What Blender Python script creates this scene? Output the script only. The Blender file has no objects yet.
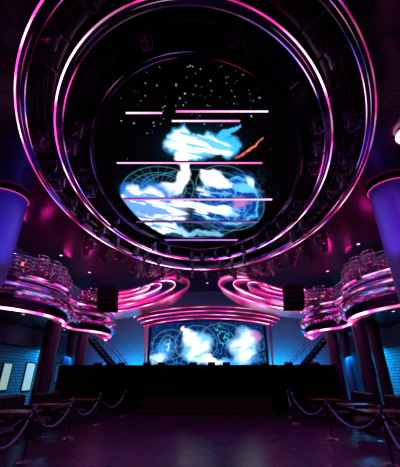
import bpy, math, random
import numpy as np
from mathutils import Vector, noise as mnoise
random.seed(7); np.random.seed(7)
scene=bpy.context.scene
try:
    scene.view_settings.view_transform='Standard'
except Exception: pass
COL=scene.collection
sin,cos,pi=math.sin,math.cos,math.pi

# ------------------------------------------------------------ materials
def mat(name,base,rough=0.5,metal=0.0,emis=None,strength=0.0,var=0.25,scale=6.0,bump=0.0,alpha=1.0,spec=None):
    m=bpy.data.materials.new(name); m.use_nodes=True
    nt=m.node_tree; b=nt.nodes['Principled BSDF']
    b.inputs['Metallic'].default_value=metal
    if spec is not None: b.inputs['Specular IOR Level'].default_value=spec
    tc=nt.nodes.new('ShaderNodeTexCoord'); nz=nt.nodes.new('ShaderNodeTexNoise')
    nz.inputs['Scale'].default_value=scale; nz.inputs['Detail'].default_value=4
    nt.links.new(tc.outputs['Object'],nz.inputs['Vector'])
    mr=nt.nodes.new('ShaderNodeMapRange')
    mr.inputs['To Min'].default_value=max(0.02,rough*(1-var)); mr.inputs['To Max'].default_value=min(1,rough*(1+var))
    nt.links.new(nz.outputs['Fac'],mr.inputs['Value']); nt.links.new(mr.outputs['Result'],b.inputs['Roughness'])
    mx=nt.nodes.new('ShaderNodeMix'); mx.data_type='RGBA'
    mx.inputs[6].default_value=(*[c*(1-var*.6) for c in base],1); mx.inputs[7].default_value=(*[min(1,c*(1+var*.6)) for c in base],1)
    nt.links.new(nz.outputs['Fac'],mx.inputs[0]); nt.links.new(mx.outputs[2],b.inputs['Base Color'])
    if bump>0:
        bp=nt.nodes.new('ShaderNodeBump'); bp.inputs['Strength'].default_value=bump; bp.inputs['Distance'].default_value=0.03
        nt.links.new(nz.outputs['Fac'],bp.inputs['Height']); nt.links.new(bp.outputs['Normal'],b.inputs['Normal'])
    if emis:
        b.inputs['Emission Color'].default_value=(*emis,1); b.inputs['Emission Strength'].default_value=strength
    if alpha<1: b.inputs['Alpha'].default_value=alpha
    return m
def emat_attr(name,strength,sample=True,rough=.6,spec=.05):
    m=bpy.data.materials.new(name); m.use_nodes=True; nt=m.node_tree
    b=nt.nodes['Principled BSDF']; b.inputs['Base Color'].default_value=(.002,.002,.002,1); b.inputs['Roughness'].default_value=rough
    b.inputs['Specular IOR Level'].default_value=spec
    a=nt.nodes.new('ShaderNodeAttribute'); a.attribute_name='Col'
    nt.links.new(a.outputs['Color'],b.inputs['Emission Color']); b.inputs['Emission Strength'].default_value=strength
    if not sample:
        try: m.cycles.emission_sampling='NONE'
        except Exception: pass
    return m
def grid_mat(name,base,mortar,rough,sx,sy,axes,metal=0.0,mort=0.02,bump=0.3,off=0.5,base2=None,spec=.5):
    m=bpy.data.materials.new(name); m.use_nodes=True; nt=m.node_tree; b=nt.nodes['Principled BSDF']
    b.inputs['Specular IOR Level'].default_value=spec
    tc=nt.nodes.new('ShaderNodeTexCoord'); s=nt.nodes.new('ShaderNodeSeparateXYZ'); c=nt.nodes.new('ShaderNodeCombineXYZ')
    nt.links.new(tc.outputs['Object'],s.inputs[0]); nt.links.new(s.outputs[axes[0]],c.inputs[0]); nt.links.new(s.outputs[axes[1]],c.inputs[1])
    br=nt.nodes.new('ShaderNodeTexBrick'); br.inputs['Scale'].default_value=1; br.inputs['Brick Width'].default_value=sx; br.inputs['Row Height'].default_value=sy
    br.inputs['Mortar Size'].default_value=mort; br.offset=off
    br.inputs['Color1'].default_value=(*base,1); br.inputs['Color2'].default_value=(*(base2 or [x*.7 for x in base]),1); br.inputs['Mortar'].default_value=(*mortar,1)
    nt.links.new(c.outputs[0],br.inputs['Vector']); nt.links.new(br.outputs['Color'],b.inputs['Base Color'])
    nz=nt.nodes.new('ShaderNodeTexNoise'); nz.inputs['Scale'].default_value=1.3; nt.links.new(tc.outputs['Object'],nz.inputs['Vector'])
    mr=nt.nodes.new('ShaderNodeMapRange'); mr.inputs['To Min'].default_value=rough*.7; mr.inputs['To Max'].default_value=rough*1.3
    nt.links.new(nz.outputs['Fac'],mr.inputs['Value']); nt.links.new(mr.outputs[0],b.inputs['Roughness'])
    bp=nt.nodes.new('ShaderNodeBump'); bp.inputs['Strength'].default_value=bump; bp.inputs['Distance'].default_value=.02; bp.invert=True
    nt.links.new(br.outputs['Fac'],bp.inputs['Height']); nt.links.new(bp.outputs['Normal'],b.inputs['Normal'])
    b.inputs['Metallic'].default_value=metal
    return m
BLACK=mat('black_matte',(.006,.005,.007),.8,spec=.15)
BLACKG=mat('black_gloss',(.006,.004,.008),.22,bump=.15,scale=2.5)
DARKM=mat('dark_metal',(.03,.022,.035),.35,.8)
FIXM=mat('fixture_metal',(.14,.11,.17),.28,.7)
CHROME=mat('chrome',(.7,.62,.74),.14,1.0)
DCHROME=mat('dark_chrome',(.24,.21,.30),.2,1.0)
RINGM=mat('ring_dark_mirror',(.20,.11,.24),.16,1.0,var=.4,scale=1.2,bump=.6)
FASC=mat('fascia_mirror',(.9,.40,.80),.15,1.0,var=.5,scale=.6,bump=.7)
FASC2=mat('fascia_lacquer',(.35,.05,.18),.22,.4,bump=.2,scale=2)
COLM=mat('column_lacquer',(.17,.13,.60),.38,.2,var=.1)
COLD=mat('column_dark',(.035,.02,.06),.35,.1)
SOFF=mat('soffit',(.10,.012,.06),.28,.3)
VELVET=mat('rope_velvet',(.24,.32,.60),.5)
LEATH=mat('leather',(.03,.008,.022),.35,bump=.3,scale=40)
WOODT=mat('table_lacquer',(.18,.02,.05),.3)
GLASS=mat('rail_glass',(.5,.4,.6),.05,.0,alpha=.10)
LEDP=mat('led_pink',(.8,.2,.5),.4,emis=(1,.05,.36),strength=1.4)
LEDH=mat('led_hot',(.8,.5,.7),.4,emis=(1,.32,.72),strength=5)
LENS=mat('lens',(.02,.015,.03),.15,spec=.5)
BULB=mat('bulb',(.8,.6,.8),.3,emis=(.95,.6,1),strength=2.0)
LAMPW=mat('lamp_shade_warm',(.8,.4,.15),.5,emis=(1,.26,.10),strength=1.2)
WARM=mat('window_dim',(.1,.25,.3),.4,emis=(.06,.35,.5),strength=.10,var=.8,scale=2)
WARMB=mat('window_bright',(.3,.4,.35),.4,emis=(.55,.85,.70),strength=.5,var=.8,scale=2)
ATTR=emat_attr('led_tube_emission',1.0)
BANDM=emat_attr('painted_glow_band',1.0,True,.2,.6)
SCR=emat_attr('screen_emission',1.35,False)
CEIL=grid_mat('ceiling_panels',(.055,.006,.040),(.002,.001,.002),.22,1.1,.55,(0,1),metal=.2,mort=.04,bump=.9)
FLOORM=grid_mat('floor_tiles',(.055,.003,.062),(.008,.001,.010),.28,1.2,1.2,(0,1),mort=.012,bump=.15,off=0,spec=.16,base2=(.048,.003,.056))
BRICKS=grid_mat('brick_side',(.10,.48,.55),(.02,.07,.10),.6,.45,.16,(1,2),mort=.025,bump=.6,base2=(.07,.30,.40))
BRICKB=grid_mat('brick_back',(.15,.38,.5),(.09,.22,.30),.6,.45,.16,(0,2),mort=.016,bump=.3,base2=(.12,.31,.42))
STAGEP=grid_mat('stage_front_panels',(.005,.003,.005),(.002,.001,.002),.85,1.4,3,(0,2),mort=.02,bump=.3,off=0,spec=.05)
STEPM=mat('step_carpet',(.05,.014,.02),.8,bump=.4,scale=60,spec=.1)

# ------------------------------------------------------------ mesh helpers
def nmesh(name,verts,faces,m,parent=None,smooth=False,cols=None,world=True):
    me=bpy.data.meshes.new(name); me.from_pydata([tuple(v) for v in verts],[],faces); me.update()
    if m: me.materials.append(m)
    if cols is not None:
        ca=me.color_attributes.new('Col','FLOAT_COLOR','POINT')
        c=np.ones((len(verts),4),dtype=np.float32); c[:,:3]=cols; ca.data.foreach_set('color',c.ravel())
    if smooth: me.polygons.foreach_set('use_smooth',[True]*len(me.polygons))
    o=bpy.data.objects.new(name,me); COL.objects.link(o)
    if parent:
        o.parent=parent
        if world: o.location=-Vector(parent.location)
    return o
def tag(o,label,cat,group=None,kind=None):
    o['label']=label; o['category']=cat
    if group:o['group']=group
    if kind:o['kind']=kind
    return o
def struct(o,label=None):
    o['kind']='structure'; o['label']=label or o.name.replace('_',' '); return o
def thing(name,loc,label,cat,group=None,rz=0):
    e=bpy.data.objects.new(name,None); e.empty_display_size=.2; e.location=loc; e.rotation_euler[2]=rz; COL.objects.link(e)
    return tag(e,label,cat,group)
def box(name,a,b,m,parent=None,bev=0.0,world=False):
    x0,y0,z0=a;x1,y1,z1=b
    v=[(x0,y0,z0),(x1,y0,z0),(x1,y1,z0),(x0,y1,z0),(x0,y0,z1),(x1,y0,z1),(x1,y1,z1),(x0,y1,z1)]
    f=[(0,3,2,1),(4,5,6,7),(0,1,5,4),(1,2,6,5),(2,3,7,6),(3,0,4,7)]
    o=nmesh(name,v,f,m,parent,world=world)
    if bev>0:
        md=o.modifiers.new('b','BEVEL'); md.width=bev; md.segments=2
    return o
def tubedata(path,r,n=8,closed=False,up=(0,0,1)):
    P=[Vector(p) for p in path]; N=len(P); V=[];F=[]
    for i,p in enumerate(P):
        a=P[(i-1)%N] if (closed or i>0) else P[i]; b=P[(i+1)%N] if (closed or i<N-1) else P[i]
        t=(b-a).normalized(); u=Vector(up)
        if abs(t.dot(u))>.95: u=Vector((1,0,0))
        s=t.cross(u).normalized(); w=s.cross(t).normalized()
        for k in range(n):
            an=2*pi*k/n; V.append(p+s*cos(an)*r+w*sin(an)*r)
    for i in range(N if closed else N-1):
        j=(i+1)%N
        for k in range(n):
            l=(k+1)%n; F.append((i*n+k,i*n+l,j*n+l,j*n+k))
    if not closed:
        F.append(tuple(range(n-1,-1,-1))); F.append(tuple((N-1)*n+k for k in range(n)))
    return V,F
def tube(name,path,r,m,parent=None,n=8,closed=False,world=False,cols=None,up=(0,0,1)):
    V,F=tubedata(path,r,n,closed,up)
    c=None
    if cols is not None: c=np.repeat(np.array(cols),n,axis=0)
    return nmesh(name,V,F,m,parent,True,c,world)
def lathe(name,prof,m,parent=None,n=32,world=False,c=(0,0,0),smooth=True):
    V=[];F=[];K=len(prof)
    for i in range(n):
        a=2*pi*i/n
        for r,z in prof: V.append((c[0]+r*cos(a),c[1]+r*sin(a),c[2]+z))
    for i in range(n):
        j=(i+1)%n
        for k in range(K-1): F.append((i*K+k,j*K+k,j*K+k+1,i*K+k+1))
    F.append(tuple(i*K for i in range(n-1,-1,-1))); F.append(tuple(i*K+K-1 for i in range(n)))
    o=nmesh(name,V,F,m,parent,smooth,world=world)
    if smooth:
        md=o.modifiers.new('e','EDGE_SPLIT'); md.split_angle=math.radians(40)
    return o
def loft(name,loops,m,parent=None,closed=True,smooth=True,world=True,cols=None):
    n=len(loops[0]); V=[p for L in loops for p in L]; F=[]
    for a in range(len(loops)-1):
        for i in range(n if closed else n-1):
            j=(i+1)%n; F.append((a*n+i,a*n+j,(a+1)*n+j,(a+1)*n+i))
    return nmesh(name,V,F,m,parent,smooth,world=world,cols=cols)
def ell(a,b,cy,z,N=192,cx=0): return [(cx+a*cos(2*pi*i/N),cy+b*sin(2*pi*i/N),z) for i in range(N)]
def ledcols(path,amp,seed,hotw=.35,viow=.2,floor_=.12,s=.55,base=(1,.03,.40),cut=.36):
    out=[]
    for p in path:
        v=Vector(p)*s
        a=mnoise.noise(Vector((v.x,v.y,seed)))*.5+.5; b=mnoise.noise(Vector((v.x*1.7,v.y*1.7,seed+9)))*.5+.5; c=mnoise.noise(Vector((v.x*.8,v.y*.8,seed+21)))*.5+.5
        h=max(0,min(1,(b-(.62-hotw*.3))*5)); w=max(0,min(1,(c-(.66-viow*.3))*6)); d=floor_+(1-floor_)*max(0,min(1,(a-cut)*3.6))
        col=np.array(base)*(1-w)+np.array([.22,.10,1.0])*w; col=col*(1-h)+np.array([1,.42,.78])*h*1.25
        out.append(col*d*amp)
    return out
def led(path,r,amp,parent,seed,closed=False,up=(0,0,1),**k): return tube('led_strip',path,r,ATTR,parent,6,closed,True,ledcols(path,amp,seed,**k),up)
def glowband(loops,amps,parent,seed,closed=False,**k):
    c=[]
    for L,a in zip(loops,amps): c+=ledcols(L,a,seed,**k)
    return loft('painted_glow_band',loops,BANDM,parent,closed,True,True,np.array(c))  # LED glow painted into the band's emission colours

# ------------------------------------------------------------ room
XW=11.2;Y0=-4;Y1=27;ZC=8.6
struct(box('floor',(-XW,Y0,-.1),(XW,Y1,0),FLOORM))
struct(box('wall_left',(-XW-.2,Y0,0),(-XW,Y1,ZC+1.6),BRICKS))
struct(box('wall_right',(XW,Y0,0),(XW+.2,Y1,ZC+1.6),BRICKS))
struct(box('wall_back',(-XW,Y1,0),(XW,Y1+.2,ZC+1.6),BRICKB))
struct(box('wall_front',(-XW,Y0-.2,0),(XW,Y0,ZC+1.6),BLACK))
struct(box('shade_band_left',(-XW,Y0,3.25),(-XW+.45,Y1,4.3),SOFF),'dark band added along the wall for soffit shadow')  # dark strips standing in for the soffit shadow on both walls
struct(box('shade_band_right',(XW-.45,Y0,3.25),(XW,Y1,4.3),SOFF),'dark band added along the wall for soffit shadow')
N=288
R1=(6.2,8.95,11.25,8.6,-.04); R2=(5.33,8.10,11.62,9.2,-.16); R3=(4.5,6.9,12.0,9.6,-.14); RS=(4.15,6.75,12.1,9.8,-.1)
def er(R,da=0,dz=0): return ell(R[0]+da,R[1]+da,R[2],R[3]+dz,N,R[4])
E1=er(R1)
def recthit(p,c):
    dx=p[0]-c[0];dy=p[1]-c[1]; ts=[]
    if dx>1e-6: ts.append((XW-c[0])/dx)
    if dx<-1e-6: ts.append((-XW-c[0])/dx)
    if dy>1e-6: ts.append((Y1-c[1])/dy)
    if dy<-1e-6: ts.append((Y0-c[1])/dy)
    t=min(ts); return [c[0]+dx*t,c[1]+dy*t,ZC]
OUT=[recthit(p,(0,11.3)) for p in E1]
for cx in(-XW,XW):
    for cy in(Y0,Y1):
        i=min(range(N),key=lambda k:(OUT[k][0]-cx)**2+(OUT[k][1]-cy)**2); OUT[i]=[cx,cy,ZC]
struct(loft('ceiling',[OUT,E1],CEIL,smooth=False),'dark glossy panelled ceiling around an oval recess')
struct(loft('trim_1',[E1,er(R1,0,.35),er(R2)],BLACKG,smooth=False),'black stepped ceiling recess')
struct(loft('trim_2',[er(R2),er(R2,0,.3),er(R3)],BLACK,smooth=False),'black stepped ceiling recess')
struct(loft('trim_3',[er(R3),er(R3,0,.2),er(RS)],BLACK,smooth=False),'black stepped ceiling recess')

# ------------------------------------------------------------ ceiling rings
def ring(label,R,wid,drop,lines,ribs,Rn,bandmat=RINGM):
    e=thing('ceiling_ring',(R[4],R[2],R[3]),label,'ceiling ring light','concentric ceiling rings')
    loft('metal_band',[er(R,.02),er(R,.02,-drop),er(R,-wid,-drop),er(R,-wid)],bandmat,e,smooth=False)
    for off,r,amp,p,kw in lines:
        path=er(R,-off,-drop-r*.6)
        tube('led_tube',path,r,ATTR,e,6,True,True,ledcols(path,amp,p,s=.55,**kw))
    for i in range(ribs):
        t=2*pi*(i+.5)/ribs
        p=Vector((R[4]+R[0]*cos(t)*.985,R[1]*sin(t)*.985+R[2],R[3]+.2)); q=Vector((Rn[4]+Rn[0]*cos(t)*1.02,Rn[1]*sin(t)*1.02+Rn[2],Rn[3]-.02))
        s=Vector((-sin(t),cos(t),0))*.03; u=Vector((0,0,.06))
        V=[p-s-u,p+s-u,p+s+u,p-s+u,q-s-u,q+s-u,q+s+u,q-s+u]
        nmesh('rib',V,[(0,1,2,3),(4,7,6,5),(0,4,5,1),(1,5,6,2),(2,6,7,3),(3,7,4,0)],DARKM,e)
    return e
ring('outermost oval ceiling ring, mirror band edged with pink LED',R1,.24,.18,[(0,.019,4.2,1.6,dict(hotw=.5,viow=.3,floor_=.10,cut=.38)),(.24,.011,2.0,5.0,dict(hotw=.6,viow=.6,floor_=.02,cut=.42)),(.12,.007,1.0,6.0,dict(hotw=.3,viow=.9,floor_=.0,cut=.45))],40,R2)
ring('middle oval ceiling ring, bright pink and violet LED tubes',R2,.24,.25,[(0,.023,5.0,8.3,dict(hotw=.7,viow=.5,floor_=.12,cut=.38)),(.24,.014,3.0,12.7,dict(hotw=.3,viow=.9,floor_=.02,cut=.42)),(.12,.007,1.2,14.0,dict(hotw=.5,viow=.9,floor_=.0,cut=.45))],32,R3)
ring('innermost oval ceiling ring with dim violet LED line',R3,.14,.2,[(.0,.010,.75,17.1,dict(hotw=0,viow=1.2,floor_=.0,cut=.46)),(.14,.008,.8,19.0,dict(hotw=.2,viow=.8,floor_=.0,cut=.5))],0,None,BLACKG)
for k,R in enumerate([(4.95,7.5,11.8,9.4,-.14),(5.8,8.6,11.5,8.95,-.1)]):
    e=thing('ceiling_hoop',(0,R[2],R[3]),'thin dark metal truss hoop in the ceiling recess','truss hoop')
    for dr,dz in ((0,0),(-.2,0),(-.1,.16)): tube('hoop_tube',er(R,dr,dz),.02,DARKM,e,6,True,True)

# ------------------------------------------------------------ moving head lights
def moving_head():
    e=thing('moving_head_light',(0,0,0),'black moving-head stage light hung from the dark ceiling','stage light','moving-head lights on the ceiling')
    box('base',(-.16,-.13,-.12),(.16,.13,0),FIXM,e,.02)
    pr=[(-.2,-.44),(-.155,-.44),(-.155,-.16),(.155,-.16),(.155,-.44),(.2,-.44),(.2,-.115),(-.2,-.115)]
    V=[(x,-.07,z) for x,z in pr]+[(x,.07,z) for x,z in pr]
    F=[(0,1,2,7),(2,3,6,7),(3,4,5,6)]; F+= [tuple(8+i for i in reversed(f)) for f in F]
    F+=[(i,(i+1)%8,8+(i+1)%8,8+i) for i in range(8)]
    nmesh('yoke',V,F,FIXM,e,world=False)
    h=lathe('lamp_head',[(.07,.17),(.12,.14),(.13,0),(.14,-.12),(.155,-.2),(.13,-.2)],FIXM,e,20); h.location=(0,0,-.4)
    l=lathe('lens',[(.0,-.19),(.128,-.19),(.128,-.205),(.06,-.215),(0.001,-.22)],LENS,e,20); l.location=(0,0,-.4)
    return e
def deepcopy(src,loc,rz=0,label=None):
    o=src.copy(); COL.objects.link(o); o.location=loc; o.rotation_euler[2]=rz
    if label:o['label']=label
    for ch in list(src.children):
        c=ch.copy(); c.parent=o; COL.objects.link(c)
    return o
MH=moving_head(); MH.scale=(1.15,1.15,1.1); first=True
pos=[]
for i in range(36):
    if random.random()<.12: continue
    t=2*pi*(i+random.uniform(-.25,.25))/36; r=random.uniform(-.12,.1)
    pos.append(((5.78+r)*cos(t)-.08,(8.55+r)*sin(t)+11.45,9.0,t))
for i in range(34):
    if random.random()<.12: continue
    t=2*pi*(i+.5+random.uniform(-.25,.25))/34; r=random.uniform(-.12,.12)
    pos.append(((4.9+r)*cos(t)-.12,(7.45+r)*sin(t)+11.85,9.5,t))
for i in range(17):
    t=pi*(.13+.74*i/16); pos.append((6.75*cos(t)-.04,9.5*sin(t)+11.25,ZC,t))
for i in range(17):
    t=pi*(.13+.74*(i+.5)/17); pos.append((7.7*cos(t)-.04,10.15*sin(t)+11.25,ZC,t))
for x,y,z,t in pos:
    if first: MH.location=(x,y,z); MH.rotation_euler[2]=t; o=MH; first=False
    else: o=deepcopy(MH,(x,y,z),t)
    tl=random.uniform(-.9,.9); pn=random.uniform(-.3,.3)
    for c in o.children:
        if c.name.startswith(('lamp_head','lens')): c.rotation_euler=(tl,pn*.2,0)
for a,b in ((6.95,9.65),):
    e=thing('lighting_truss',(0,19,ZC-.1),'curved black metal lighting truss under the ceiling','lighting truss')
    for dr,dz in ((0,-.08),(.3,-.08),(.15,-.3)):
        tube('truss_chord',[((a+dr)*cos(t)-.04,(b+dr)*sin(t)+11.25,ZC+dz) for t in np.linspace(.1*pi,.9*pi,60)],.025,FIXM,e,6,False,True)
    zz=[]
    for j,t in enumerate(np.linspace(.1*pi,.9*pi,70)):
        dr,dz=((0,-.08),(.15,-.3),(.3,-.08),(.15,-.3))[j%4]
        zz.append(((a+dr)*cos(t)-.04,(b+dr)*sin(t)+11.25,ZC+dz))
    tube('truss_lacing',zz,.013,FIXM,e,5,False,True)

# ------------------------------------------------------------ screens
FX,TH,PH=300.0,math.radians(25.5),math.radians(2.5)
CX=.45
def artcoord(X,Y,h):
    # foreshortening of the artwork shown on the overhead panel
    x=(X-CX)*cos(PH)+Y*sin(PH); y=Y*cos(PH)-(X-CX)*sin(PH)
    d=y*cos(TH)+h*sin(TH); u=-y*sin(TH)+h*cos(TH)
    return 200+FX*x/d, 233.5-FX*u/d
def blob(x,y,cx,cy,rx,ry,ang=0,soft=.12):
    c,s=cos(ang),sin(ang); dx=x-cx;dy=y-cy; a=(dx*c+dy*s)/rx; b=(-dx*s+dy*c)/ry
    d=np.sqrt(a*a+b*b); return np.clip((1+soft-d)/(2*soft),0,1)
def glow(x,y,cx,cy,rx,ry,ang=0):
    c,s=cos(ang),sin(ang); dx=x-cx;dy=y-cy; a=(dx*c+dy*s)/rx; b=(-dx*s+dy*c)/ry
    return np.exp(-(a*a+b*b))
def seg(x,y,x0,y0,x1,y1,w0,w1):
    dx,dy=x1-x0,y1-y0; L=dx*dx+dy*dy; t=np.clip(((x-x0)*dx+(y-y0)*dy)/L,0,1)
    d=np.hypot(x-x0-t*dx,y-y0-t*dy); w=w0+(w1-w0)*t; return np.clip((1.15-d/w)*2.5,0,1)
def nfield(x,y,s,seed,o=4,sy=None):
    out=np.empty(len(x)); sy=sy or s
    for i in range(len(x)): out[i]=mnoise.fractal(Vector((x[i]*s,y[i]*sy,seed)),1.0,2.0,o)
    return out
def paint_over(x,y):
    n1=nfield(x,y,.05,1.3,4); n2=nfield(x,y,.05,7.7,4); n3=nfield(x,y,.10,3.1); n4=nfield(x,y,.04,9.1)
    st=nfield(x+y*.9,y-x*.25,.025,4.4,4,.17)
    xw=x+n1*8; yw=y+n2*6
    C=np.zeros((len(x),3))
    def add(m,c): 
        for k in range(3): C[:,k]+= m*c[k]
    def over(m,c):
        for k in range(3): C[:,k]=C[:,k]*(1-m)+m*c[k]
    white=(.98,1.05,1.12); cy=(.08,.55,.92); bl=(.01,.11,.46)
    rid=np.clip(1-np.abs(n3)*8,0,1)**1.5; rid2=np.clip(1-np.abs(n4)*9,0,1)**1.5
    wisp=np.clip(.85+st*4.5,0,1); S=.18
    for cx,cyy,rx,ry in [(158,190,36,22),(158,190,28,16),(160,186,18,10),(222,184,26,17),(222,184,16,10),(195,205,62,34),(232,208,32,24)]:
        d=np.hypot((x-cx)/rx,(y-cyy)/ry); add(np.exp(-((d-1)*rx/.65)**2)*.32,(.2,.7,.85))
    for k in range(12):
        a=k*.262; add(seg(x,y,158-36*cos(a),190-22*sin(a),158+36*cos(a),190+22*sin(a),.45,.45)*.12,(.3,.8,.9))
    add(blob(x,y,195,205,72,36,0,.5)*rid2*.15,(.05,.6,.95))
    add(glow(x,y,200,146,32,16)*.14,(.05,.45,.8)); add(glow(x,y,150,212,34,24)*.18,(.03,.35,.8))
    # upper form: sweeping body with a raised tail
    m=np.maximum.reduce([blob(xw,yw,194,146,27,13,.12,S),blob(xw,yw,180,138,12,12,0,S),blob(xw,yw,223,149,14,11,.3,S),seg(xw,yw,220,143,238,127,5,1.0)])
    over(m,cy); m2=np.maximum.reduce([blob(xw,yw,192,145,24,11,.15,S),blob(xw,yw,214,151,16,8,.1,S),blob(xw,yw,181,137,9,9,0,S)]); over(m2*np.clip(wisp+.15,0,1),white)
    over(seg(x+n1*4,y+n2*3,234,161,248,153,.8,1.2),(.6,.15,.12)); over(seg(x+n1*4,y+n2*3,248,153,264,140,1.2,.5),(.75,.25,.16))
    over(np.maximum(seg(xw,yw,183,156,184,176,6,5),seg(xw,yw,184,176,163,200,5,9)),(.92,.94,1.02))
    over(seg(xw,yw,203,171,217,180,3,1.5)*.9,(.9,.78,.88))
    # left form
    m=np.maximum.reduce([blob(xw,yw,152,212,33,25,.3,S),blob(xw,yw,130,199,12,15,0,S)]); over(m*.95,(.03,.28,.80))
    m=np.maximum.reduce([blob(xw,yw,147,211,26,18,.5,S),blob(xw,yw,172,213,20,11,-.1,S),blob(xw,yw,158,229,24,7,.1,S),blob(xw,yw,131,198,9,11,.4,S)]); over(m*np.clip(wisp+.2,0,1),white)
    over(seg(xw,yw,140,216,174,221,1.8,1.4)*.6,(.35,.25,.6)); over(seg(xw,yw,128,208,150,226,1.2,1.8)*.5,(.1,.45,.9))
    # right rounded form
    m=blob(xw,yw,230,204,33,25,-.2,.25); over(m*.85,bl)
    add(m*rid*.6,(.15,.65,.85)); over(m*np.clip(st*6-.5,0,1)*.6,(.25,.7,1.0))
    d=np.hypot((xw-230)/33,(yw-204)/25); add(np.exp(-((d-.92)/.045)**2)*.55,(.15,.7,.95))
    over(blob(xw,yw,214,181,15,8,.3,S),white); over(blob(xw,yw,242,190,12,6,-.4,.3)*.8*wisp,(.2,.65,.9)); over(blob(xw,yw,250,186,5,3.5,0,.3),(.7,.95,1))
    over(blob(xw,yw,212,213,26,7,.15,.25)*wisp,(.85,1.0,1.08)); over(blob(xw,yw,196,233,32,3.2,.05,.3)*.7*wisp,(.3,.75,1.0)); over(blob(xw,yw,240,204,9,5,0,.3)*.7,(.65,.3,.6))
    over(blob(xw,yw,203,197,9,5,0,.3)*.85*wisp,(.85,.95,1.05))
    rs=np.random.RandomState(11)
    for k in range(130):
        sx=rs.normal(195,36);sy=rs.uniform(64,128) if k<90 else rs.uniform(64,240); r=rs.uniform(.25,.5)
        add(np.exp(-((x-sx)**2+(y-sy)**2)/(r*r))*rs.uniform(.2,1.0)**1.5*1.4,(.8,.9,1))
    return np.clip(C,0,1.3)**1.3
gx,gy=340,480
xs=np.linspace(-RS[0],RS[0],gx)+RS[4]; ys=RS[2]+np.linspace(-RS[1],RS[1],gy)
Xg,Yg=np.meshgrid(xs,ys); Xf=Xg.ravel();Yf=Yg.ravel()
ax,ay=artcoord(Xf,Yf,8.18)
cols=paint_over(ax,ay+1.5)
ok=((Xf-RS[4])/(RS[0]-.1))**2+((Yf-RS[2])/(RS[1]-.1))**2<=1.0
V=np.stack([Xf,Yf,np.full(len(Xf),9.78)],1); F=[]
okg=ok.reshape(gy,gx)
for j in range(gy-1):
    for i in range(gx-1):
        if okg[j,i] and okg[j+1,i] and okg[j,i+1] and okg[j+1,i+1]:
            a=j*gx+i; F.append((a,a+gx,a+gx+1,a+1))
es=thing('ceiling_video_screen',(0,RS[2],9.8),'oval overhead LED screen, white and cyan figures on black','video screen')
nmesh('led_panel',V,F,SCR,es,cols=cols)
loft('screen_frame',[er(RS),er(RS,0,-.1),er(RS,-.16,-.1),er(RS,-.16)],BLACK,es,smooth=False)
def batten(x0,x1,y,c0,c1,r=.035):
    cx=(x0+x1)/2; h=(x1-x0)/2
    e=thing('led_batten',(cx,y,9.6),'slim horizontal LED batten glowing pink-white under the ceiling screen','light batten','LED battens under the ceiling screen',PH)
    n=16; path=[(-h+2*h*i/n,0,0) for i in range(n+1)]
    cc=[np.array(c0)*(1-i/n)+np.array(c1)*(i/n) for i in range(n+1)]
    tube('led_tube',path,r,ATTR,e,8,False,False,cc)
    box('bracket',(-h,-.05,.03),(h,.05,.08),BLACK,e)
    for x in (-h+.1,h-.1): tube('hanger',[(x,0,.08),(x,0,.19)],.012,DARKM,e,6)
W=(1.6,1.2,1.6);PK=(2.0,.2,1.0);VI=(.6,.12,1.0)
def Yat(py,h): 
    b=(233.5-py)/300; return h*(cos(TH)-b*sin(TH))/(sin(TH)+b*cos(TH))
for a,b_,py,c0,c1 in [(126,162,113,W,(1.4,.5,1.2)),(176,268,111.5,PK,W),(172,240,121,W,(1.5,.3,1.1)),(117,262,163,(1.4,.8,1.4),PK),(123,272,199.5,VI,(1.6,.8,1.3)),(160,242,240,VI,(.9,.3,1.2)),(136,258,222,(.10,.05,.25),(.3,.1,.5))]:
    y=Yat(py,8.0); d=y*cos(TH)+8.0*sin(TH); xm=((a+b_)/2-200)/300*d; h=(b_-a)/600*d
    X=CX+xm*cos(PH)-y*sin(PH); Y=xm*sin(PH)+y*cos(PH)
    batten(X-h,X+h,Y,c0,c1,.028 if Y<12 else .042)

def paint_stage(x,y): # panel scaled to 0..119 by 0..43
    n1=nfield(x,y,.07,11.3,4); n2=nfield(x,y,.07,5.7,4); n3=nfield(x,y,.14,2.1); st=nfield(x+y,y,.05,6.6,4,.14)
    xw=x+n1*6;yw=y+n2*5; C=np.zeros((len(x),3)); C[:]=(.003,.02,.11)
    def over(m,c):
        for k in range(3): C[:,k]=C[:,k]*(1-m)+m*c[k]
    rid=np.clip(1-np.abs(n3)*7,0,1)**1.6; wisp=np.clip(.9+st*2.4,0,1)
    over(rid*.6*np.clip(y/26,0.25,1),(.03,.42,.95))
    for cx,cy_,rx,ry in [(20,22,18,15),(18,24,9,11),(48,22,22,18),(76,20,26,18)]:
        d=np.hypot((x-cx)/rx,(y-cy_)/ry); over(np.exp(-((d-1)*rx/.5)**2)*.22,(.3,.7,.9))
    over(blob(xw,yw,14,30,10,11,0,.3)*.8,(.04,.35,.85)); over(blob(xw,yw,17,27,6,8,.4,.5)*rid,(.7,.95,1)); over(blob(xw,yw,10,36,7,5,0,.4),(.6,.9,1))
    over(blob(xw,yw,76,39,34,4,0,.3)*.9,(.05,.42,.98))
    over(blob(xw,yw,48,25,16,15,-.4,.2),(.2,.6,1)); over(blob(xw,yw,43,19,9,8,-.5,.25)*wisp,(1,.9,1)); over(blob(xw,yw,52,30,11,10,-.2,.25)*wisp,(1,.95,1)); over(blob(xw,yw,62,38,14,3.5,.1,.3),(.9,1,1))
    over(seg(xw,yw,36,10,48,24,2.5,4),(.95,.8,.9))
    over(blob(xw,yw,98,25,15,16,.2,.2),(.25,.6,1)); over(blob(xw,yw,98,26,11,13,.2,.25)*wisp,(1,.93,1)); over(blob(xw,yw,111,14,6,5,0,.3)*.7,(.6,.2,.6))
    over(blob(xw,yw,75,14,8,9,0,.3)*.8*rid,(.1,.9,.85))
    return np.clip(C,0,1.2)**1.1
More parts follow.
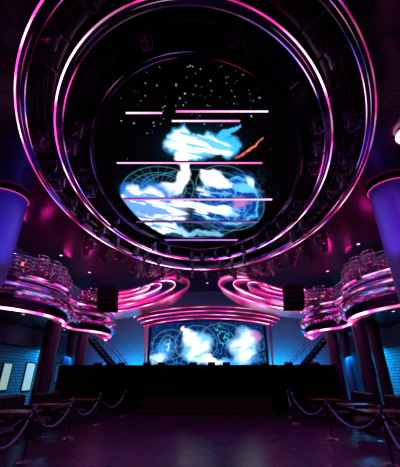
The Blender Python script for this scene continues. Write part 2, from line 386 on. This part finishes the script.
gx,gy=260,96
xs=np.linspace(0,119,gx);ys=np.linspace(0,43,gy);A,B=np.meshgrid(xs,ys);A=A.ravel();B=B.ravel()
cs=paint_stage(A,B); SY=24.3
topz=5.52-.22*((A/119-.5)*2)**2
V=np.stack([-4.42+A/119*8.72,np.full(len(A),SY),topz-B/43*(topz-2.33)],1)
F=[(j*gx+i,(j+1)*gx+i,(j+1)*gx+i+1,j*gx+i+1) for j in range(gy-1) for i in range(gx-1)]
ss=thing('stage_video_screen',(0,SY+.15,1.3),'wide arched-top LED stage backdrop screen, white and blue figures','video screen')
nmesh('led_panel',V,F,SCR,ss,cols=cs)
box('screen_cabinet',(-4.6,SY+.02,1.302),(4.5,SY+.3,5.6),BLACK,ss,world=True)

# ------------------------------------------------------------ stage
st=thing('stage_platform',(0,22,0),'long black stage platform with panelled front','stage')
box('platform',(-6.8,17.8,0),(6.6,Y1-.05,1.3),STAGEP,st,world=True)
box('front_parapet',(-7.95,17.4,0),(6.75,17.78,2.12),STAGEP,st,world=True)
box('parapet_cap',(-7.97,17.37,2.12),(6.77,17.81,2.16),BLACK,st,world=True)
sp=thing('stage_steps',(0,16.7,0),'broad dark carpeted steps in front of the stage','steps')
for k in range(4):
    box('step',(-3.2,16.0+.35*k,.17*k),(3.2,17.38,.17*(k+1)),STEPM,sp,world=True)
def wedge():
    e=thing('stage_monitor',(0,0,0),'small black wedge stage monitor on the stage parapet','stage monitor','stage monitors')
    pr=[(-.14,0),(.14,0),(.14,.1),(.05,.15),(-.14,.06)]
    V=[(-.2,y,z) for y,z in pr]+[(.2,y,z) for y,z in pr]
    nmesh('cabinet',V,[(4,3,2,1,0),(5,6,7,8,9)]+[(i,(i+1)%5,5+(i+1)%5,5+i) for i in range(5)],BLACK,e,world=False)
    nmesh('grille',[(-.17,-.13,.07),(.17,-.13,.07),(.17,.03,.15),(-.17,.03,.15)],[(0,1,2,3)],DARKM,e,world=False)
    return e
WM=wedge();first=True
for x in(-5.9,-4.6,-3.2,-2.4,-.7,.3,1.1,3.1,4.4,5.8):
    if first: WM.location=(x,17.6,2.16);first=False
    else: deepcopy(WM,(x,17.6,2.16),0)

# sweeping ribbons beside the stage
DEEP=(1.0,.012,.28)
def spline(P,n=14):
    P=[Vector(p) for p in P]; P=[P[0]*2-P[1]]+P+[P[-1]*2-P[-2]]; out=[]
    for i in range(1,len(P)-2):
        for j in range(n):
            t=j/n; a,b,c,d=P[i-1],P[i],P[i+1],P[i+2]
            out.append(.5*((2*b)+(c-a)*t+(2*a-5*b+4*c-d)*t*t+(3*b-a-3*c+d)*t**3))
    out.append(P[-2]); return out
def tiers(sgn):
    e=thing('tiered_canopy',(sgn*4.8,22,5.6),'open sweeping curved terraces with glowing magenta undersides beside the stage','curved canopy','curved LED canopies')
    dx=.0 if sgn<0 else -.35
    base=[(3.6,22.6,8.50),(2.2,21.6,8.30),(1.35,20.9,7.85),(1.3,20.6,7.30),(2.1,20.4,6.70),(3.4,20.3,6.15),(5.0,20.2,5.72),(6.7,20.0,5.45),(8.6,19.7,5.40)]
    for k,sc in enumerate([1,.80,.60,.42,.26]):
        c=Vector((6.8,22,7.75)); P=[]
        for p in base:
            v=Vector(p); x=c.x+(v.x-c.x)*(1-(1-sc)*.95); z=c.z+(v.z-c.z)*sc; P.append(Vector((sgn*(x+dx),v.y+.38*k,z)))
        S=spline(P)
        def rib(f):
            out=[]; n=len(S)
            for i,p in enumerate(S):
                t=i/(n-1); w=(.35+.85*min(1,t*1.8))
                out.append((p.x+sgn*.25*f*w,p.y+1.2*f*w,p.z-.22*f*w))
            return out
        up=(0,1,0)
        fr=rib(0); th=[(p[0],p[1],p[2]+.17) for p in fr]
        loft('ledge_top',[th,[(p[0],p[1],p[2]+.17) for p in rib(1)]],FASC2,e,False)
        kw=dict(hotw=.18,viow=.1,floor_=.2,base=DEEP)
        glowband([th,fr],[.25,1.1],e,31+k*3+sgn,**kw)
        glowband([rib(0),rib(.12),rib(.45),rib(1)],[2.2,1.2,.5,.12],e,31+k*3+sgn,**kw)  # painted glow under the ledge, fading back from its front edge
        led(fr,.032,4.8,e,61+k*3+sgn,up=up,hotw=.6,viow=0,floor_=.15,cut=.38)
tiers(-1);tiers(1)
ca=thing('stage_canopy',(0,23,5.5),'low arched canopy with thin magenta edge lines over the stage screen','stage canopy')
for k in range(4):
    z=5.42+.22*k; w=5.0+.28*k; dp=.8+.35*k
    pts=[(w*sin(a),24.3-dp*cos(a),0) for a in np.linspace(-pi/2,pi/2,60)]
    def lp(f,z_): return [(p[0]*f,24.35-(24.35-p[1])*f,z_+.42*(1-abs(p[0]/w)**2)-.42) for p in pts]
    loft('canopy_band',[lp(.8,z+.34),lp(1,z+.34)],FASC2,ca,False)
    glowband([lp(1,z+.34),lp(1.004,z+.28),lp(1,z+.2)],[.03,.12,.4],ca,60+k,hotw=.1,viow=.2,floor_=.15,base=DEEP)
    glowband([lp(.99,z+.19),lp(.85,z+.19)],[.4,.03],ca,66+k,hotw=0,viow=0,floor_=.2,base=DEEP)  # painted glow on the canopy underside, fading inward
    led(lp(1.005,z+.19),.020,4.0,ca,90+k*2,hotw=.5,viow=0,floor_=.2)
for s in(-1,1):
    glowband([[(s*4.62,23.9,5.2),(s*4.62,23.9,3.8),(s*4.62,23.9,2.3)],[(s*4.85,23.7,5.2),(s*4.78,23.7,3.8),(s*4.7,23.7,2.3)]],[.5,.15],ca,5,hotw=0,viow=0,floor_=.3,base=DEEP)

# ------------------------------------------------------------ side balconies
def edge(sgn):
    Ys=np.linspace(3,22.0,230); X=[]
    for y in Ys:
        c=[7.25 if y>11.2 else 8.1]
        if abs(y-13.3)<3.2: c.append(9.8-math.sqrt(3.2**2-(y-13.3)**2))
        if abs(y-19)<2.86: c.append(9.0-math.sqrt(2.86**2-(y-19)**2))
        if abs(y-4.5)<3.7: c.append(9.8-math.sqrt(3.7**2-(y-4.5)**2))
        X.append(min(c))
    X=np.array(X)
    for _ in range(8): X[1:-1]=(X[:-2]+X[1:-1]*2+X[2:])/4
    return [(sgn*x,y) for x,y in zip(X,Ys)]
def offs(E,o,z,sgn):
    out=[]
    for i,p in enumerate(E):
        a=E[max(0,i-1)];b=E[min(len(E)-1,i+1)]
        t=Vector((b[0]-a[0],b[1]-a[1])).normalized()
        n=Vector((-t.y,t.x)); 
        if n.x*sgn>0: n=-n
        out.append((p[0]+n.x*o,p[1]+n.y*o,z))
    return out
def balcony(sgn):
    E=edge(sgn)
    e=thing('balcony',(sgn*9.5,12.5,4.2),'scalloped mezzanine balcony with mirror fascia, pink LED and glass railing','balcony','side balconies')
    wl=lambda z:[(sgn*(XW-.01),p[1],z) for p in E]
    loft('slab',[wl(4.35),offs(E,0,4.35,sgn),offs(E,0,5.0,sgn),wl(5.0),wl(4.35)],SOFF,e,False,False)
    glowband([offs(E,-1.0,4.34,sgn),offs(E,-.5,4.2,sgn),offs(E,-.05,3.96,sgn),offs(E,.06,3.92,sgn)],[.04,.3,1.1,2.0],e,150+sgn,hotw=.2,viow=.1,floor_=.25,s=.8,base=(1,.02,.36))  # painted glow on the balcony underside, strongest at the edge
    loft('fascia_band',[offs(E,.06,3.92,sgn),offs(E,.24,3.97,sgn),offs(E,.38,4.12,sgn),offs(E,.46,4.36,sgn),offs(E,.42,4.62,sgn),offs(E,.26,4.80,sgn),offs(E,.06,4.85,sgn)],FASC,e,False)
    glowband([offs(E,.06,4.85,sgn),offs(E,.02,4.9,sgn),offs(E,.06,4.94,sgn)],[.4,1.2,.5],e,160+sgn,hotw=.5,viow=.9,floor_=.04,s=1.1,base=(.7,.03,.6))
    loft('fascia_band',[offs(E,.06,4.94,sgn),offs(E,.16,4.97,sgn),offs(E,.22,5.05,sgn),offs(E,.22,5.18,sgn),offs(E,.16,5.28,sgn),offs(E,.0,5.33,sgn),offs(E,0,5.0,sgn)],FASC,e,False)
    led(offs(E,.12,3.92,sgn),.055,6.5,e,110+sgn,hotw=.65,viow=.1,floor_=.15,s=.9)
    led(offs(E,.18,5.30,sgn),.020,4.0,e,130+sgn,hotw=.65,viow=.8,floor_=.0,s=1.3,cut=.42)
    tube('handrail',offs(E,.05,6.1,sgn),.026,CHROME,e,8,False,True)
    loft('glass_panel',[offs(E,.05,5.3,sgn),offs(E,.05,6.05,sgn)],GLASS,e,False)
    for i in range(4,len(E),10):
        p=offs(E,.05,5.2,sgn)[i]; tube('railing_post',[p,(p[0],p[1],6.1)],.018,CHROME,e,6,False,True)
    return E
EL=balcony(-1);ER=balcony(1)

def column(x,y,z0,z1,r,label,m):
    e=thing('column',(x,y,z0),label,'column','round columns')
    H=z1-z0
    lathe('shaft',[(r,.12),(r,H-.15)],m,e,48)
    lathe('column_base',[(r*1.12,0),(r*1.12,.1),(r*1.02,.13)],DARKM,e,48)
    lathe('column_capital',[(r*1.02,H-.16),(r*1.08,H-.12),(r*1.08,H-.003)],DARKM,e,48)
    return e
def ringtube(name,x,y,z,r,th,m,parent): return tube(name,[(x+r*cos(2*pi*i/48),y+r*sin(2*pi*i/48),z) for i in range(48)],th,m,parent,6,True,True)
for x in(-8.2,7.68):
    e=column(x,10.5,0,ZC,.78,'large round violet-lit column passing the balcony up to the ceiling',COLM)
    ringtube('led_ring',x,10.5,ZC-.18,.81,.010,LEDP,e)
for x,y in((-7.6,15.5),(7.5,15.5),(-7.3,18.4),(7.2,18.4),(-9.3,18.2),(9.4,18.0),(-9.4,21.6),(9.2,21.6)):
    column(x,y,0,4.34,.30,'slim round dark column supporting the balcony',COLD)

def hoopchair():
    e=thing('balcony_chair',(0,0,0),'round-backed chrome hoop chair with padded seat by the railing','chair','balcony chairs')
    lathe('seat',[(.1,.4),(.27,.4),(.3,.44),(.27,.5),(.05,.52)],LEATH,e,24)
    for k,(z,r) in enumerate([(.62,.31),(.74,.33),(.86,.33),(.98,.3)]):
        tube('backrest_hoop',[(r*cos(a),r*sin(a),z) for a in np.linspace(-.1,pi+.1,20)],.026,CHROME,e,6)
    for a in(.1,1.1,2.05,3.05): tube('backrest_post',[(.29*cos(a),.29*sin(a),.45),(.33*cos(a),.33*sin(a),.8),(.3*cos(a),.3*sin(a),1.0)],.014,CHROME,e,6)
    for a in(.8,2.4,3.9,5.5): tube('leg',[(.18*cos(a),.18*sin(a),.42),(.27*cos(a),.27*sin(a),0)],.018,CHROME,e,6)
    return e
HC=hoopchair();first=True
HC.scale=(1.3,1.3,1.45)
for sgn,E in((-1,EL),(1,ER)):
    for i in (99,110,121,132,143,154,178,188,198,208,218):
        for dep in (.5,1.6):
            q=offs(E,-dep,5.0,sgn)[i]
            if abs(q[0])>10.6 : continue
            if (abs(q[0])-7.95)**2+(q[1]-10.5)**2<2.4: continue
            rz=random.uniform(-.5,.5)+(pi/2 if sgn>0 else -pi/2)
            if first: HC.location=q;HC.rotation_euler[2]=rz;first=False
            else: deepcopy(HC,q,rz)
def planter():
    e=thing('potted_plant',(0,0,0),'spiky potted plant in a dark planter by the balcony railing','plant','balcony plants')
    lathe('pot',[(.16,0),(.24,.4),(.25,.45),(.21,.45),(.2,.4),(.01,.38)],BLACKG,e,24)
    V=[];F=[]
    for k in range(34):
        a=random.uniform(0,2*pi); l=random.uniform(.5,.95); lean=random.uniform(.15,.7); w=.035
        d=Vector((cos(a),sin(a),0)); s=Vector((-sin(a),cos(a),0)); i0=len(V)
        for j in range(5):
            t=j/4; p=d*(l*lean*t*t+.03)+Vector((0,0,.4+l*(t-.35*lean*t*t))); ww=w*(1-t)*(.5+1.5*t)+.002
            V+= [p-s*ww,p+s*ww]
        for j in range(4): F.append((i0+2*j,i0+2*j+1,i0+2*j+3,i0+2*j+2))
    nmesh('foliage',V,F,mat('leaf',(.12,.08,.08),.4),e,world=False); return e
PL=planter();first=True
for sgn,E in((-1,EL),(1,ER)):
    for i in (115,137,172,193,214):
        q=offs(E,-.5,5.0,sgn)[i]
        if first: PL.location=q;first=False
        else: deepcopy(PL,q,random.uniform(0,6))
def highlamp():
    e=thing('accent_lamp',(0,0,0),'small warm lamp added as a glowing accent by the railing','lamp','balcony lamps')  # lamps added to put warm accents on the balcony
    lathe('lamp_base',[(.14,0),(.14,.02),(.03,.05),(.02,.1)],DCHROME,e,20)
    lathe('stem',[(.015,.08),(.015,1.0)],DCHROME,e,10)
    lathe('lamp_shade',[(.06,.98),(.05,1.13),(.02,1.13)],LAMPW,e,20)
    return e
HL=highlamp();first=True
for sgn,E in((-1,EL),(1,ER)):
    for i in (104,127,149,183,204):
        q=offs(E,-.9,5.0,sgn)[i]
        if first: HL.location=q;first=False
        else: deepcopy(HL,q,0)

def linearray(x,y,zt):
    e=thing('line_array_speaker',(x,y,zt),'black hanging line-array loudspeaker stack','loudspeaker','hanging line arrays')
    for k in range(5):
        b=box('speaker_cabinet',(-.55,-.3,-.24),(.55,.3,0),BLACK,e,.03); b.location=(0,.02*k*k,-.26*k); b.rotation_euler[0]=-.05*k
    box('rigging_frame',(-.5,-.3,0.01),(.5,.3,.06),DARKM,e)
    for s in(-.4,.4): tube('hanging_cable',[(s,0,.05),(s,0,ZC-zt)],.015,DARKM,e,6)
linearray(-5.65,17.0,6.3);linearray(5.0,17.0,6.3)

def stair(sgn):
    e=thing('staircase',(sgn*6.4,20.6,1.3),'dark staircase with metal handrail climbing from stage to balcony','staircase','side staircases')
    for k in range(12):
        x=sgn*(5.2+.2*k)
        box('step',(min(x,x+sgn*.26),20.0,1.3+.2*k+.12),(max(x,x+sgn*.26),21.1,1.3+.2*k+.2),DARKM,e,world=True)
    for y in(19.98,21.12):
        V=[(sgn*5.15,y,1.3),(sgn*7.7,y,3.75),(sgn*7.7,y,4.0),(sgn*5.15,y,1.6)]
        V+=[(v[0],y+.04,v[2]) for v in V]
        nmesh('stringer',V,[(0,1,2,3),(7,6,5,4),(0,4,5,1),(1,5,6,2),(2,6,7,3),(3,7,4,0)],DARKM,e)
        tube('handrail',[(sgn*5.15,y,2.3),(sgn*7.6,y,4.7)],.022,DCHROME,e,8,False,True)
        for k in range(5):
            t=k/4; tube('baluster',[(sgn*(5.15+2.45*t),y,1.55+2.4*t),(sgn*(5.15+2.45*t),y,2.3+2.4*t)],.012,DARKM,e,6,False,True)
stair(-1);stair(1)

def window(n,sgn,y0,y1,z0,z1,m=WARM):
    e=bpy.data.objects.new('window_%d'%n,None);COL.objects.link(e);x=sgn*(XW-.03);e.location=(x,(y0+y1)/2,z0);struct(e,'pale lit window in the brick wall')
    nmesh('pane',[(x,y0,z0),(x,y1,z0),(x,y1,z1),(x,y0,z1)],[(0,1,2,3)],m,e)
    for a in (y0,y1): box('frame_bar',(x-.05,a-.04,z0),(x+.02,a+.04,z1),DARKM,e,world=True)
    for z in(z0,z1): box('frame_bar',(x-.05,y0,z-.04),(x+.02,y1,z+.04),DARKM,e,world=True)
window(1,-1,17.6,18.4,.9,2.3,WARMB);window(2,-1,19.8,20.8,.8,2.4,WARMB);window(3,-1,23.6,24.6,1.2,2.5);window(4,1,22.5,24.2,1.6,2.5)

# ------------------------------------------------------------ stanchions & ropes
def stanchion():
    e=thing('stanchion',(0,0,0),'dark polished metal rope stanchion post on the dance floor','stanchion','rope stanchions')
    lathe('base',[(.18,0),(.18,.015),(.12,.04),(.045,.055),(.035,.08)],DCHROME,e,28)
    lathe('pole',[(.03,.06),(.03,.95)],DCHROME,e,16)
    lathe('finial',[(.035,.94),(.048,.96),(.036,.985),(.055,1.01),(.04,1.045),(.005,1.06)],DCHROME,e,16)
    lathe('rope_collar',[(.03,.88),(.042,.89),(.042,.92),(.03,.93)],DCHROME,e,16)
    return e
SP={-1:[(-3.0,5.1),(-3.5,7.4),(-3.75,10.0),(-3.85,12.6),(-3.6,15.2)],1:[(3.25,5.1),(3.95,7.5),(3.7,10.2),(3.4,13.2),(3.7,15.3)]}
SP[-1].append((-4.95,6.4)); SP[1].append((5.3,6.6))
ST=stanchion();first=True
for s in SP:
    for (x,y) in SP[s]:
        if first: ST.location=(x,y,0);first=False
        else: deepcopy(ST,(x,y,0),0)
def rope(p,q,sag=.42):
    p=Vector(p);q=Vector(q);d=(q-p).normalized();p=p+d*.05;q=q-d*.05
    path=[]
    for i in range(25):
        t=i/24; v=p.lerp(q,t); v.z-=sag*4*t*(1-t); path.append(v)
    e=thing('barrier_rope',tuple((p+q)/2),'pale blue-lavender velvet barrier rope sagging between two stanchions','rope','barrier ropes')
    tube('rope',path,.020,VELVET,e,8,False,True)
    for a,b in((0,2),(24,22)): tube('rope_hook',[path[a],path[b]],.027,DCHROME,e,8,False,True)
for s in SP:
    L=SP[s]; 
    for a,b in ((0,1),(1,2),(2,3),(3,4),(5,1)): rope((*L[a],.9),(*L[b],.9))

# ------------------------------------------------------------ furniture
def table():
    e=thing('cocktail_table',(0,0,0),'low dark red lacquered cocktail table on chrome pedestal','table','lounge tables')
    box('table_top',(-.55,-.4,.70),(.55,.4,.75),WOODT,e,.015)
    lathe('pedestal',[(.28,0),(.28,.02),(.05,.05),(.04,.3),(.04,.69)],DCHROME,e,24)
    return e
def sofa():
    e=thing('banquette_sofa',(0,0,0),'dark leather banquette sofa with tufted back','sofa','lounge sofas')
    box('sofa_base',(-1,-.4,.0),(1,.4,.25),BLACKG,e,.02)
    for k in (-1,0,1): box('seat_cushion',(k*.66-.32,-.4,.25),(k*.66+.32,.25,.45),LEATH,e,.05)
    for k in (-1,0,1): box('back_cushion',(k*.66-.32,.2,.4),(k*.66+.32,.42,1.0),LEATH,e,.06)
    for s in(-1,1): box('armrest',(s*1.06-.08,-.4,0),(s*1.06+.08,.42,.65),LEATH,e,.04)
    return e
def stool():
    e=thing('round_stool',(0,0,0),'small round dark upholstered stool','stool','lounge stools')
    lathe('stool_cushion',[(.1,.34),(.24,.34),(.27,.38),(.24,.45),(.05,.46)],LEATH,e,24)
    for a in(.8,2.4,3.9,5.5): tube('leg',[(.18*cos(a),.18*sin(a),.35),(.2*cos(a),.2*sin(a),0)],.015,DCHROME,e,6)
    return e
T=table();S=sofa();Q=stool();ft=fs=fq=True
TP=[(-5.0,9.3),(-5.2,11.6),(-5.1,14.2),(5.1,9.9),(5.3,12.1),(5.1,14.6),(-7.6,12.8),(7.6,12.8)]
for x,y in TP:
    if ft:T.location=(x,y,0);ft=False
    else: deepcopy(T,(x,y,0),0)
for x,y in TP[:6]:
    s=1 if x>0 else -1
    l=(x+s*1.25,y,0); 
    if fs:S.location=l;S.rotation_euler[2]=-s*pi/2;fs=False
    else: deepcopy(S,l,-s*pi/2)
for x,y in TP[:6]:
    for dy in (-.78,.78):
        s=1 if x>0 else -1; l=(x-s*.2,y+dy,0)
        if fq:Q.location=l;fq=False
        else: deepcopy(Q,l,0)

e=thing('ceiling_ring_lamp',(6.80,7.4,ZC-.15),'small round ceiling lamp with glowing pink rim','ceiling lamp')
lathe('lamp_disc',[(.3,.0),(.42,.03),(.42,.15)],BLACKG,e,32)
tube('led_ring',[(.43*cos(2*pi*i/40),.43*sin(2*pi*i/40),.02) for i in range(40)],.055,LEDH,e,8,True)
DL=thing('downlight',(0,0,ZC),'small recessed ceiling downlight with chrome trim','ceiling light','ceiling downlights')
lathe('trim_ring',[(.09,0),(.13,-.03),(.15,-.003)],CHROME,DL,20); lathe('bulb',[(.085,-.01),(.06,-.02),(.01,-.022)],BULB,DL,16)
first=True
for x,y in ((-9.2,17.5),(9.0,16.5),(-8.7,21.0),(8.9,21.5),(-9.8,13.5),(9.6,13.0),(0,24.2)):
    if first: DL.location=(x,y,ZC);first=False
    else: deepcopy(DL,(x,y,ZC))
for s in (-1,1):
    for x,y in ((8.6,12.2),(7.5,13.2),(8.8,14.5),(8,16.8),(7.4,19.6),(9.2,19.8),(8.4,21.3)): deepcopy(DL,(s*x,y,4.35))

# ------------------------------------------------------------ lights
def area(loc,target,size,power,color,sy=None):
    l=bpy.data.lights.new('area_lamp','AREA'); l.energy=power;l.color=color;l.size=size
    if sy: l.shape='RECTANGLE';l.size_y=sy
    o=bpy.data.objects.new('area_lamp',l);COL.objects.link(o);o.location=loc
    o.rotation_euler=(Vector(target)-Vector(loc)).to_track_quat('-Z','Y').to_euler(); return o
def spot(loc,target,power,color,ang=60,r=.1):
    l=bpy.data.lights.new('spot_lamp','SPOT'); l.energy=power;l.color=color;l.spot_size=math.radians(ang);l.spot_blend=.6;l.shadow_soft_size=r
    o=bpy.data.objects.new('spot_lamp',l);COL.objects.link(o);o.location=loc
    o.rotation_euler=(Vector(target)-Vector(loc)).to_track_quat('-Z','Y').to_euler(); return o
BL=(.0,.42,1);MG=(1,.01,.42);PU=(.45,.08,1)
for s in(-1,1):
    area((s*10.85,21.2,3.15),(s*11.2,21.2,1.6),.15,430 if s>0 else 300,BL,7)
    area((s*7.8,26.2,1.7),(s*7.8,27,4.0),2.5,60,(.01,.32,1),.3)
    area((s*5.6,26.0,1.6),(s*5.6,27,4.0),1.2,125,(.0,.5,1),.3)
    area((s*9.2,15,6.8),(s*8.0,16,8.6),.6,20,MG)
    area((s*8.8,20.5,6.8),(s*7.3,21,8.6),.6,50,MG)
    area((s*9.6,13.5,8.0),(s*7.5,13.5,5.5),.5,60,MG)  # added lamp pair, brightens the balcony chairs and railings
    area((s*9.6,19,8.0),(s*7.5,19,5.5),.5,60,MG)
    spot((s*4.6,8.2,5.2),(s*7.9,10.5,7.0),460 if s<0 else 380 ,(.16,.12,1) if s<0 else (.40,.08,1),46)
    spot((s*2.0,9.5,6.8),(s*6.8,13.8,4.6),420,(1,.03,.5),50,.3)  # added spot pair, lights the balcony fascia
    spot((s*1.5,14.0,6.8),(s*6.4,18.5,4.6),420,(1,.03,.45),45,.3)
    spot((s*1.0,3.0,6.0),(s*3.6,6.3,.5),60,(.22,.32,1),45)  # added spot that gives the ropes a bluish light
    spot((s*3,12,8.2),(s*5.4,11.5,0),70,(1,.03,.22),50)  # added red spot for the tables
    spot((s*2.0,15.5,7.6),(s*4.5,22.3,7.2),260,(1,.02,.35),45)
    spot((s*1.5,7,4.0),(s*4.2,10.5,9.4),110,(.65,.08,1),90)  # added upward spot pair, makes the dark recess fixtures visible
    spot((s*1.5,12,5.5),(s*2.5,20,9.2),70,(.8,.08,.9),70)
spot((0,11,9.3),(1.5,8.0,0),650,(.55,.01,1),60)
spot((0,20,8.4),(0,15.5,0),80,(.9,.12,.2),40)
w=bpy.data.worlds.new('w');scene.world=w;w.use_nodes=True
w.node_tree.nodes['Background'].inputs[0].default_value=(.25,.05,.3,1);w.node_tree.nodes['Background'].inputs[1].default_value=.0005

cd=bpy.data.cameras.new('camera');cam=bpy.data.objects.new('camera',cd);COL.objects.link(cam)
cd.sensor_fit='HORIZONTAL';cd.sensor_width=36;cd.lens=27
cam.location=(CX,0,1.6);cam.rotation_euler=(math.radians(90+25.5),0,PH);cd.clip_end=200
scene.camera=cam
